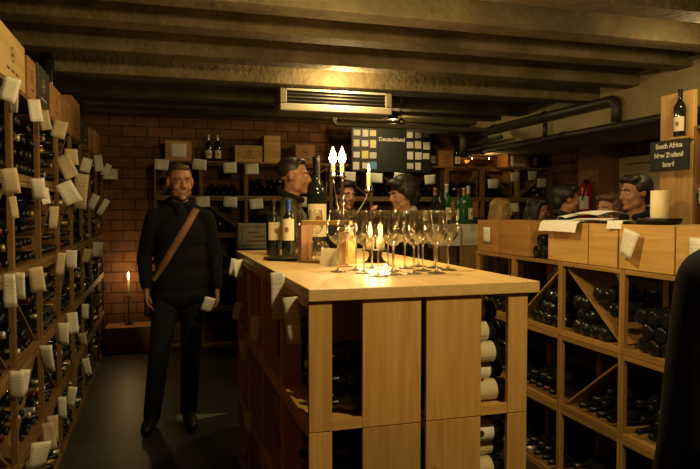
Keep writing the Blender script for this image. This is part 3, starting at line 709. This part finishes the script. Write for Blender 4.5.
# cartons with bottles beyond the island
g = 'cartons beyond the island'
CARD = plain('pale grey carton', (.50, .46, .37), .85); CARD2 = plain('carton tape', (.40, .34, .24), .6)
def carton(label, x0, x1, y0, y1, z, h, grp=g, mat=CARD):
    t = thing('carton', label, 'carton', ((x0+x1)/2, y0, z), 0, grp); w = x1-x0; d = y1-y0
    link('box', bx(-w/2, w/2, 0, d, 0, h, mat=mat, bevel=.003), t); link('tape', bx(-.025, .025, -.0008, d+.0008, h-.06, h+.0008, mat=CARD2), t)
    return t
carton('pale grey carton under the green bottles beyond the island', 2.10, 2.29, 4.63, 4.95, RT+.0005, .165)
carton('pale grey carton beside the first one, farther from the counter', 2.31, 2.485, 4.63, 4.95, RT+.0005, .17)
g2 = 'standing bottles on the cartons'
for k, (x, y, gm, c, L, lb) in enumerate(((2.15, 4.70, BOTTLE, 0, .30, 'dark bottle on the near carton beyond the island, outermost left'), (2.235, 4.78, GREENB, 2, .33, 'green bottle with white capsule on the first carton'), (2.35, 4.70, GREENB, 3, .29, 'green bottle with gold capsule on the second carton'), (2.43, 4.78, GREENB, 2, .31, 'green bottle with white capsule on the second carton'), (2.17, 4.86, BOTTLE, 3, .30, 'dark bottle with gold capsule at the back of the first carton'), (2.40, 4.89, GREENB, 1, .29, 'green bottle with red capsule at the back of the second carton'))):
    standing((x, y, RT+(.1663 if x < 2.3 else .1713)), lb, g2, glass=gm, cap=c, L=L, face=.4, lab=CREAM if k % 2 else None)
# big printed carton and shelf stack between man and island
for k in range(3):
    case('wine_case', f'brown wine case standing in the stack behind the man, {TIER3[k]} of three', (.98, 6.72, .0005+k*.375), 0, .42, .30, .373, CD, 'case stack behind the man', True, STAMPL)
    price_tag((.93+.05*k, 6.712, .24+k*.375), .12, .14, 0, .05*k, f'white paper on the {TIER3[k]} case of the stack behind the man', 'papers on the case stack', PAPER, 0)
bc = carton('grey printed carton on top of the case stack behind the man', .78, 1.18, 6.72, 7.0, 1.1265, .26, None)
m = MB()
for k, (a, b) in enumerate(((-.10, .02), (-.06, .08), (-.11, .11))): m.box(a, b, -.0009, -.0002, .16-k*.045, .178-k*.045)
link('red_print', m.mesh('print', plain('faded red print', (.35, .12, .08), .8)), bc)
m = MB().box(-.17, .17, -.0009, -.0002, .03, .036).box(-.17, .17, -.0009, -.0002, .225, .231).box(-.17, -.164, -.0009, -.0002, .036, .225).box(.164, .17, -.0009, -.0002, .036, .225)
link('printed_border', m.mesh('border', DARKM), bc)
# rack stack with an orange case before the back racks
for t in range(3): rack(.46, 0, True, (3.22, 6.72, t*H), 0, f'dark pine rack box behind the blond woman, {TIER3[t]} of three', 'rack stack behind the blond woman', None, None, False)
case('wine_case', 'plain dark case on the rack stack behind the blond woman', (3.45, 6.76, 3*H+.0005), 0, .40, .28, .20, CD, None, False)
case('wine_case', 'bright orange pine case raised on a dark case behind the blond woman', (3.45, 6.76, 3*H+.2015), 0, .24, .24, .18, CO, None, False)

# ------------------------------------------------------------------ heater unit, pipes, lamps
ac = thing('ceiling_heater', 'long off-white heater unit hung under the lit ceiling beam', 'heater', (1.30, 4.72, 2.27))
M_ = MB(); M_.box(-.44, .44, 0, .26, 0, .055)
link('lower_panel', M_.mesh('lp', WHITEM, .008), ac)
CAPM = plain('heater end cap', (.26, .22, .15), .45)
link('end_cap', bx(-.44, -.39, 0, .26, .056, .165, mat=CAPM, bevel=.006), ac); link('end_cap', bx(.39, .44, 0, .26, .056, .165, mat=CAPM, bevel=.006), ac)
link('grille', MB().box(-.389, .389, .03, .25, .056, .15).mesh('g', DARKM), ac)
SLATM = plain('slat grey', (.07, .06, .045), .4)
for k in range(3): link('slat', bx(-.389, .389, .012, .029, .075+k*.026, .079+k*.026, mat=SLATM), ac)
link('top_panel', bx(-.389, .389, .0, .26, .151, .165, mat=WHITEM), ac)
for x in (-.36, .36): link('hanger', MB().tube([(x, .17, .165), (x, .17, .219)], .006, 6).mesh('ha', IRON), ac)
def pipe(label, pts, r, mat=PIPEM, cat='pipe', rings=()):
    P = [Vector(p) for p in pts]; out = [P[0]]
    for a, b, c in zip(P, P[1:], P[2:]):     # rounded elbows
        q = min(r*2.6, (a-b).length*.45, (c-b).length*.45); s = b+(a-b).normalized()*q; e = b+(c-b).normalized()*q
        for k in range(7):
            u = k/6; out.append((1-u)**2*s+2*u*(1-u)*b+u*u*e)
    out.append(P[-1])
    o = tag(link('hanging_pipe', MB().tube(out, r, 14).mesh('pipe', mat)), label, cat, 'pipes under the ceiling')
    for p in rings:
        link('pipe_clamp', MB().tube([Vector(p)-Vector((0, .015, 0)), Vector(p)+Vector((0, .015, 0))], r*1.25, 14).mesh('clamp', IRON), o)
    return o
pipe('thick dark pipe along the ceiling step, dropping at the bend', [(3.68, 7.5, 2.46), (3.68, 5.05, 2.46), (3.68, 4.55, 2.46), (3.68, 4.55, 2.274)], .042, rings=[(3.68, 6.6, 2.46), (3.68, 5.6, 2.46)])
pipe('dark pipe along the lower edge of the ceiling step', [(3.695, 7.6, 2.235), (3.695, 4.75, 2.235), (3.695, 2.2, 2.235)], .035, rings=[(3.695, 6.9, 2.235), (3.695, 5.3, 2.235), (3.695, 3.2, 2.235)])
pipe('second dark pipe close above the lower edge pipe', [(3.60, 7.25, 2.33), (3.60, 6.55, 2.33), (3.60, 6.3, 2.33)], .022)
pipe('short upright pipe between the two dark pipes', [(3.70, 5.62, 2.27), (3.70, 5.62, 2.40)], .022)
pipe('slim pale pipe high along the ceiling step corner', [(3.72, 7.6, 2.64), (3.72, 1.0, 2.64)], .016, PIPEL)
pipe('pale pipe with elbow crossing the room behind the heater', [(1.72, 6.38, 2.54), (1.72, 6.38, 2.41), (3.55, 6.38, 2.41)], .026, PIPEL)
pipe('fat dark bent pipe hanging beyond the pale pipe', [(2.7, 6.85, 2.47), (3.42, 6.85, 2.45), (3.42, 6.85, 2.15)], .05)
bl = thing('hanging_ball', 'small metal ball hanging on a rod right of the heater', 'ornament', (2.02, 5.25, 2.30))
link('ball', MB().ell((0, 0, 0), (.028,)*3, STEEL).mesh('ball'), bl); link('rod', MB().tube([(0, 0, .026), (0, 0, .419)], .003, 6).mesh('rod', IRON), bl)

BULB = emit('warm lamp glow', (1, .72, .38), 30)
def spot_lamp(label, x, y, z, e, r=.05, ztop=ZC, col=(1, .73, .40), lightz=-.02):
    t = thing('ceiling_lamp', label, 'lamp', (x, y, ztop), 0, 'ceiling lamps')
    link('base', MB().lathe([(0, -.001), (.055, -.001), (.055, -.02), (.02, -.03), (.012, -.04), (.012, z-ztop+.09), (0, z-ztop+.09)], 20, IRON).mesh('base'), t)
    link('shade', MB().lathe([(.02, z-ztop+.095), (.05, z-ztop+.07), (.065, z-ztop+.0), (.062, z-ztop+.0), (.045, z-ztop+.066), (.018, z-ztop+.088)], 24, IRON).mesh('shade'), t)
    link('bulb', MB().ell((0, 0, z-ztop+.025), (.022, .022, .03), BULB).mesh('bulb'), t)
    point('lamp_light', (x, y, z+lightz), e, col, r)

# ------------------------------------------------------------------ people
def remeshed(mb, name, voxel, smooth=4, mat=None):
    tmp = bpy.data.objects.new('tmp', mb.mesh('tmp')); COL.objects.link(tmp)
    r = tmp.modifiers.new('r', 'REMESH'); r.mode = 'VOXEL'; r.voxel_size = voxel; r.use_smooth_shade = True
    if smooth:
        m = tmp.modifiers.new('s', 'SMOOTH'); m.factor = .5; m.iterations = smooth
    dg = bpy.context.evaluated_depsgraph_get()
    me = bpy.data.meshes.new_from_object(tmp.evaluated_get(dg)); me.name = name
    bpy.data.objects.remove(tmp); me.materials.clear(); me.materials.append(mat)
    me.polygons.foreach_set('use_smooth', [True]*len(me.polygons))
    return me
def hand(mb, w, d, n, side, curl=.5, s=1.0):
    """palm, four unequal bent fingers and a thumb; d along the hand, n out of the palm, side +1/-1 puts the thumb"""
    d = Vector(d).normalized(); n = Vector(n); n = (n-d*n.dot(d)).normalized(); t = d.cross(n)*side; w = Vector(w)
    for k in (-.022, -.007, .008, .023): mb.limb([w+d*.01*s, w+(d*.085+t*k)*s], [.017*s, .0125*s])
    for k, L in ((.026, .070), (.0085, .078), (-.009, .073), (-.026, .058)):
        b = w+(d*.088+t*k)*s; a1 = curl*.7; a2 = curl*1.6; a3 = curl*2.3
        p1 = b+(d*math.cos(a1)+n*math.sin(a1))*L*.45*s; p2 = p1+(d*math.cos(a2)+n*math.sin(a2))*L*.32*s; p3 = p2+(d*math.cos(a3)+n*math.sin(a3))*L*.23*s
        mb.limb([b, p1, p2, p3], [.0092*s, .0085*s, .0078*s, .0066*s])
    b = w+(d*.025+t*.026)*s; p1 = b+(d*.028+t*.022+n*.012)*s; p2 = p1+(d*.03+t*.004+n*.012)*s; p3 = p2+(d*.018+n*.006)*s
    mb.limb([b, p1, p2, p3], [.013*s, .011*s, .0095*s, .0075*s])
def person(label, x, y, top, heading, skin, jacket, trousers, hair, hairkind='short', head_yaw=0, head_pitch=0, arms=None, voxel=.009, group=None, beard=False, collar=None, shirt=None, female=False, cap=False, loc_z=0, legs=None, hsc=1.0):
    s = top/1.80
    root = thing('person', label, 'person', (x, y, loc_z), heading, group)
    V = lambda *p: Vector(p)*s
    w = .90 if female else 1.0
    A = {'L': [(.170*w, .0, 1.425), (.222*w, .03, 1.155), (.238*w, -.035, .925)], 'R': [(-.170*w, .0, 1.425), (-.222*w, .03, 1.155), (-.238*w, -.035, .925)]}
    HD = {'L': ((0, -.15, -1), (-1, 0, 0), 1, .5), 'R': ((0, -.15, -1), (1, 0, 0), -1, .5)}
    if arms:
        for k in arms:
            A[k] = arms[k][0]; HD[k] = arms[k][1] if len(arms[k]) > 1 else HD[k]
    HM = Matrix.Translation(V(0, -.018, 1.668)) @ Euler((head_pitch, 0, head_yaw)).to_matrix().to_4x4() @ Matrix.Scale(s*hsc, 4); hs = s*hsc
    legs = legs or {1: [(.09, .0, .92), (.100, -.012, .50), (.105, .02, .085)], -1: [(-.09, .0, .92), (-.100, -.012, .50), (-.105, .02, .085)]}
    # --- body
    b = MB()
    b.ell(V(0, 0, .97), (.155*s, .10*s, .11*s)); b.ell(V(0, 0, 1.13), (.135*w*s, .09*s, .14*s)); b.ell(V(0, 0, 1.32), (.145*w*s, .095*s, .14*s))
    b.limb([V(-.15*w, 0, 1.405), V(.15*w, 0, 1.405)], [.044*s]*2); b.limb([V(0, .012, 1.44), V(0, .005, 1.52), V(0, -.005, 1.62)], [.068*s, .056*s, .053*s])
    for k in 'LR':
        b.limb([V(*p) for p in A[k]], [.042*s, .036*s, .026*s]); h = HD[k]; hand(b, V(*A[k][2]), h[0], h[1], h[2], h[3], s)
    for k in legs: b.limb([V(*p) for p in legs[k]], [.078*s, .052*s, .036*s]); b.limb([V(legs[k][2][0], .03, .05), V(legs[k][2][0]*1.15, -.15, .035)], [.035*s, .026*s])
    def hp(c, r, M=None): b.ell(HM @ Vector(c), [q*hs for q in r], None, HM.to_3x3().normalized().to_4x4() @ (M or Matrix.Identity(4)))
    hp((0, .018, .030), (.075, .094, .086)); hp((0, -.026, -.028), (.060, .062, .082)); hp((0, -.046, -.088), (.038, .038, .028))
    for q in (-1, 1):
        hp((q*.036, -.060, -.030), (.024, .024, .026)); hp((q*.027, -.076, .026), (.026, .014, .0095)); hp((q*.077, .012, -.002), (.010, .021, .032)); hp((q*.043, -.020, -.070), (.022, .04, .03))
    b.limb([HM @ Vector((0, -.082, .014)), HM @ Vector((0, -.101, -.022)), HM @ Vector((0, -.092, -.032))], [.0095*s, .0135*s, .013*s])
    for q in (-1, 1): hp((q*.011, -.088, -.030), (.009, .011, .008))
    hp((0, -.081, -.058), (.022, .011, .006)); hp((0, -.079, -.068), (.018, .011, .006)); hp((0, -.080, -.098), (.018, .012, .014))
    body = link('body', remeshed(b, 'body', voxel*.75, 2, skin), root)
    for q in (-1, 1):
        e = MB(); e.ell(HM @ Vector((q*.030, -.0755, .004)), (.0105*s, .0085*s, .0075*s), EYEW)
        e.ell(HM @ Vector((q*.030, -.0815, .004)), (.0052*s, .0035*s, .0055*s), IRIS); link('eye', e.mesh('eye'), body)
        e = MB(); e.tube([HM @ Vector((q*.012, -.0905, .024)), HM @ Vector((q*.030, -.0900, .030)), HM @ Vector((q*.047, -.078, .025))], [.0035*s, .0045*s, .0025*s], 8); link('eyebrow', e.mesh('brow', hair), body)
    # --- hair
    h = MB()
    def hh(c, r): h.ell(HM @ Vector(c), [q*hs for q in r], None, HM.to_3x3().normalized().to_4x4())
    if hairkind == 'crop':
        hh((0, .028, .040), (.0785, .095, .083)); hh((0, -.035, .095), (.05, .035, .022))
    else:
        hh((0, .034, .042), (.084, .100, .090)); hh((0, -.030, .096), (.060, .052, .032)); hh((0, .085, -.02), (.062, .045, .07))
        for q in (-1, 1): hh((q*.070, .015, .038), (.022, .045, .045)); hh((q*.05, -.03, .09), (.03, .045, .028))
    if hairkind == 'long':
        hh((0, .075, -.07), (.085, .06, .14))
        for q in (-1, 1): hh((q*.078, .02, -.04), (.027, .05, .11)); hh((q*.07, .045, -.12), (.035, .05, .07))
    if hairkind == 'big':
        hh((0, .04, .055), (.100, .115, .100)); hh((0, .09, -.02), (.085, .06, .085)); hh((0, -.055, .098), (.065, .05, .035))
        for q in (-1, 1): hh((q*.082, .02, .02), (.025, .055, .06))
    link('hair', remeshed(h, 'hair', voxel*.8, 1, hair), root)
    if beard:
        bd = MB()
        def bb(c, r): bd.ell(HM @ Vector(c), [q*hs for q in r], None, HM.to_3x3().normalized().to_4x4())
        bb((0, -.046, -.090), (.0395, .0395, .0285))
        for q in (-1, 1): bb((q*.043, -.020, -.072), (.0235, .0405, .0305))
        link('beard', remeshed(bd, 'beard', voxel*.7, 1, hair), root)
    if cap:
        c = MB(); c.ell(HM @ Vector((0, .025, .06)), (.092*s, .108*s, .075*s), None, HM.to_3x3().normalized().to_4x4())
        c.ell(HM @ Vector((0, -.085, .052)), (.075*s, .055*s, .010*s), None, HM.to_3x3().normalized().to_4x4())
        link('cap', remeshed(c, 'cap', voxel*.8, 1, BLACKCAP), root)
    # --- clothes
    j = MB()
    j.ell(V(0, .0, 1.00), (.190*w*s, .128*s, .17*s)); j.ell(V(0, 0, 1.15), (.178*w*s, .120*s, .17*s)); j.ell(V(0, .0, 1.31), (.182*w*s, .124*s, .17*s))
    for q in (-1, 1): j.limb([V(q*.045, .012, 1.488), V(q*.10*w, .008, 1.458), V(q*.160*w, .005, 1.420)], [.062*s, .060*s, .062*s])
    j.ell(V(0, 0, .90), (.192*w*s, .128*s, .10*s))
    for k in 'LR':
        p = [Vector(q) for q in A[k]]; e = p[1].lerp(p[2], .93)
        j.limb([q*s for q in (p[0], p[0].lerp(p[1], .5), p[1], p[1].lerp(p[2], .5), e)], [.064*s, .060*s, .053*s, .047*s, .040*s])
    jk = link('jacket', remeshed(j, 'jacket', voxel, 14, jacket), root)
    cl = MB(); ring = []
    for k in range(14):
        a = PI*.5+(k/13-.5)*2*PI*.86; ring.append(V(.076*math.cos(a), .008+.074*math.sin(a), 1.538+.026*math.sin(a)))
    cl.limb(ring, [.022*s]*14); link('collar', remeshed(cl, 'collar', voxel*.7, 2, collar or jacket), root)
    if shirt is not None:
        sh = MB(); sh.ell(V(0, -.052, 1.475), (.036*s, .038*s, .065*s)); link('shirt_front', remeshed(sh, 'shirt', voxel*.8, 2, shirt), root)
    t = MB()
    t.ell(V(0, 0, .96), (.168*s, .113*s, .12*s))
    for k in legs:
        p = [Vector(q) for q in legs[k]]
        t.limb([q*s for q in (p[0], p[0].lerp(p[1], .5), p[1], p[1].lerp(p[2], .5), p[2]+Vector((0, 0, .0)))], [.094*s, .082*s, .069*s, .064*s, .058*s])
    link('trousers', remeshed(t, 'trousers', voxel, 4, trousers), root)
    for k in legs:
        f = MB(); fx = legs[k][2][0]
        f.limb([V(fx, .055, .050), V(fx*1.05, -.02, .052), V(fx*1.15, -.115, .042), V(fx*1.2, -.175, .036)], [.045*s, .046*s, .044*s, .034*s])
        f2 = MB()
        for q, fc in zip([f.v], [f.f]):
            f2.add([(a[0], a[1], max(a[2], .004)) for a in q], fc)
        link('shoe', remeshed(f2, 'shoe', voxel*.7, 2, SHOE), root)
    return root, jk
BLACKCAP = cloth('black cap', (.015, .014, .014)); SHOE = plain('dark shoe leather', (.014, .011, .009), .4)
BLK = cloth('black wool', (.010, .010, .011)); NAVY = cloth('navy cloth', (.014, .018, .035)); OLIVE = cloth('grey green jacket', (.10, .09, .055)); JEANS = cloth('dark jeans', (.016, .017, .022)); WHITEC = cloth('white shirt', (.6, .57, .5)); GREYC = cloth('dark grey jacket', (.035, .032, .03)); BROWNC = cloth('brown knit', (.07, .035, .02)); DKGREEN = cloth('charcoal collar', (.015, .014, .014))

man, mj = person('man in black coat with brown strap across chest, standing in the left aisle', .135, 4.66, 1.86, 0.02, SKIN, BLK, JEANS, HAIRB, 'crop', .18, .06, hsc=1.07, legs={1: [(.085, .0, .92), (.062, .0, .50), (.045, .06, .085)], -1: [(-.09, .0, .92), (-.150, -.03, .50), (-.20, -.01, .085)]}, voxel=.008, beard=True,
    arms={'L': ([(.17, .0, 1.425), (.238, .05, 1.16), (.235, -.06, .945)],), 'R': ([(-.17, .0, 1.425), (-.238, .05, 1.16), (-.225, -.08, .965)],)}, shirt=DKGREEN)
# strap of his bag, laid over the coat
bpy.context.view_layer.update()
dg = bpy.context.evaluated_depsgraph_get(); bvh = BVHTree.FromPolygons([v.co for v in mj.data.vertices], [p.vertices for p in mj.data.polygons])
STRAP = plain('tan woven strap', (.27, .13, .055), .75, noise=.2, nscale=60)
def strap_path(sign, A, B, n=22):
    out = []
    for k in range(n+1):
        p = A.lerp(B, k/n); h = bvh.ray_cast(Vector((p.x, sign*1.0, p.z)), Vector((0, -sign, 0)))[0]
        out.append((p, h))
    return out
def strap_mesh():
    T = Vector((.105, 0, 1.535)); Bt = Vector((-.19, 0, 1.04)); pts = []
    for sgn in (-1, 1):
        side = [(h if h is not None else Vector((p.x, 0, p.z)))+Vector((0, sgn*.010, 0)) for p, h in strap_path(sgn, T, Bt) if h is not None]
        pts.append(side)
    loop = pts[0][::-1]+[pts[0][0].lerp(pts[1][0], .5)+Vector((0, 0, .022))]+pts[1]
    v = []; f = []
    for i, p in enumerate(loop):
        t = (loop[min(i+1, len(loop)-1)]-loop[max(i-1, 0)]).normalized(); hp_ = bvh.find_nearest(p); nrm = (p-hp_[0]).normalized() if (p-hp_[0]).length > 1e-5 else hp_[1]
        sd = t.cross(nrm).normalized()
        for a, b_ in ((-.024, 0), (.024, 0), (.024, .004), (-.024, .004)): v.append(p+sd*a+nrm*b_)
    for i in range(len(loop)-1):
        for k in range(4): k2 = (k+1) % 4; f.append((4*i+k, 4*i+k2, 4*i+4+k2, 4*i+4+k))
    return MB().add(v, f, None, True).mesh('strap', STRAP), loop
sm, lp = strap_mesh()
bag = thing('shoulder_bag', "brown strapped bag slung across the black coated man's chest", 'bag', man.location, man.rotation_euler.z)
link('strap', sm, bag)
e = lp[-1]
link('bag_body', bx(e.x-.06, e.x+.26, e.y+.012, e.y+.10, e.z-.26, e.z+.01, mat=plain('dark bag leather', (.02, .014, .01), .5), bevel=.012), bag)
pp = tag(link('paper_sheet', sheet(.075, .10, .2).mesh('slip', PAPERP), None, (.325, 4.46, .93), (0, .3, .2)), "small white slip held in the man's hand near the island", 'paper')

person('man in grey green jacket in profile behind the counter bottles', .86, 4.30, 1.90, 1.25, SKIN, OLIVE, JEANS, HAIRD, 'crop', 0, .05, collar=DKGREEN)
person('young dark haired person facing the counter beside the candelabrum', 1.44, 5.02, 1.78, .15, SKIN2, GREYC, JEANS, HAIRD, 'short', .1, .1)
person('person with big dark hair in profile, one hand raised to the chin', 1.74, 4.47, 1.775, -1.35, SKIN2, BLK, JEANS, HAIRD, 'big', 0, .2, collar=WHITEC,
    arms={'R': ([(-.185, 0, 1.445), (-.26, -.15, 1.22), (-.11, -.235, 1.45)], ((.30, -.05, 1), (.5, .9, 0), 1, .55))})
person('blond woman standing before the back racks', 3.05, 5.35, 1.64, .9, SKIN2, BROWNC, JEANS, HAIRBL, 'long', 0, .1, female=True)
person('dark haired woman next to the blond woman', 3.20, 4.97, 1.65, .7, SKIN, BLK, JEANS, HAIRD, 'long', .1, .2, female=True)
person('man in dark jacket in profile behind the paper pile', 3.13, 4.46, 1.745, 1.35, SKIN, GREYC, JEANS, HAIRD, 'short', 0, .05)
person('woman with brown hair looking away from the tall plank', 3.08, 3.86, 1.655, -1.35, SKIN2, BROWNC, JEANS, HAIRM, 'long', 0, .05, female=True)
person('man with dark hair and black jacket beside the tall plank', 2.80, 3.27, 1.765, -1.3, SKIN, BLK, JEANS, HAIRD, 'short', -.35, .1, hsc=.93)
person('person in dark coat cut off at the near right edge', 1.045, .795, 1.78, 2.85, SKIN, BLK, JEANS, HAIRD, 'short')

# ------------------------------------------------------------------ lamps
LC = (1, .72, .31)
spot_lamp('ceiling lamp over the middle of the island', .90, 2.50, 2.45, 58, col=LC)
spot_lamp('ceiling lamp near the viewer over the island end', 1.15, .55, 2.5, 85, col=LC)
spot_lamp('ceiling lamp over the people on the right', 3.0, 2.9, 2.5, 17, col=LC)
spot_lamp('added ceiling lamp brightening the back racks', 2.45, 6.62, 2.52, 22, col=LC)  # lamp added to brighten sign and cards, out of sight behind the pipe
point('heater_light', (1.32, 4.64, 2.47), 26, LC, .03)
ex = thing('fire_extinguisher', 'red fire extinguisher on the brown pillar behind the dark jacketed man', 'fire extinguisher', (4.545, 6.10, 1.44))
REDP = plain('red enamel', (.45, .02, .015), .3)
link('cylinder', MB().lathe([(0, 0), (.06, 0), (.066, .01), (.066, .33), (.05, .37), (.022, .39), (0, .39)], 24, REDP).mesh('cyl'), ex)
link('valve', MB().box(-.02, .02, -.05, .02, .3905, .42).tube([(-.02, -.02, .43), (-.05, -.08, .38), (-.07, -.03, .2)], .008, 8).mesh('valve', IRON), ex)
link('paper_label', label_mesh(.066, .10, .24, PI*.7, PI*1.45, None, 12, mats=(PAPERP,)), ex)
w = bpy.data.worlds.new('World'); sc.world = w; w.use_nodes = True
w.node_tree.nodes['Background'].inputs[0].default_value = (.02, .015, .01, 1); w.node_tree.nodes['Background'].inputs[1].default_value = .3

# ------------------------------------------------------------------ camera and view
cam = bpy.data.cameras.new('camera'); co = bpy.data.objects.new('camera', cam); COL.objects.link(co)
cam.sensor_width = 36; cam.lens = 36*F_PX/700; cam.clip_start = .05
co.location = (0, 0, EYE); co.rotation_euler = (PI/2-PITCH, 0, -YAW)
sc.camera = co
sc.view_settings.view_transform = 'Standard'; sc.view_settings.look = 'None'; sc.view_settings.exposure = 0; sc.view_settings.gamma = 1; sc.view_settings.use_curve_mapping = False
sc.cycles.use_denoising = True; sc.cycles.caustics_reflective = False; sc.cycles.caustics_refractive = False
sc.cycles.max_bounces = 8; sc.cycles.transparent_max_bounces = 24; sc.cycles.sample_clamp_indirect = 4
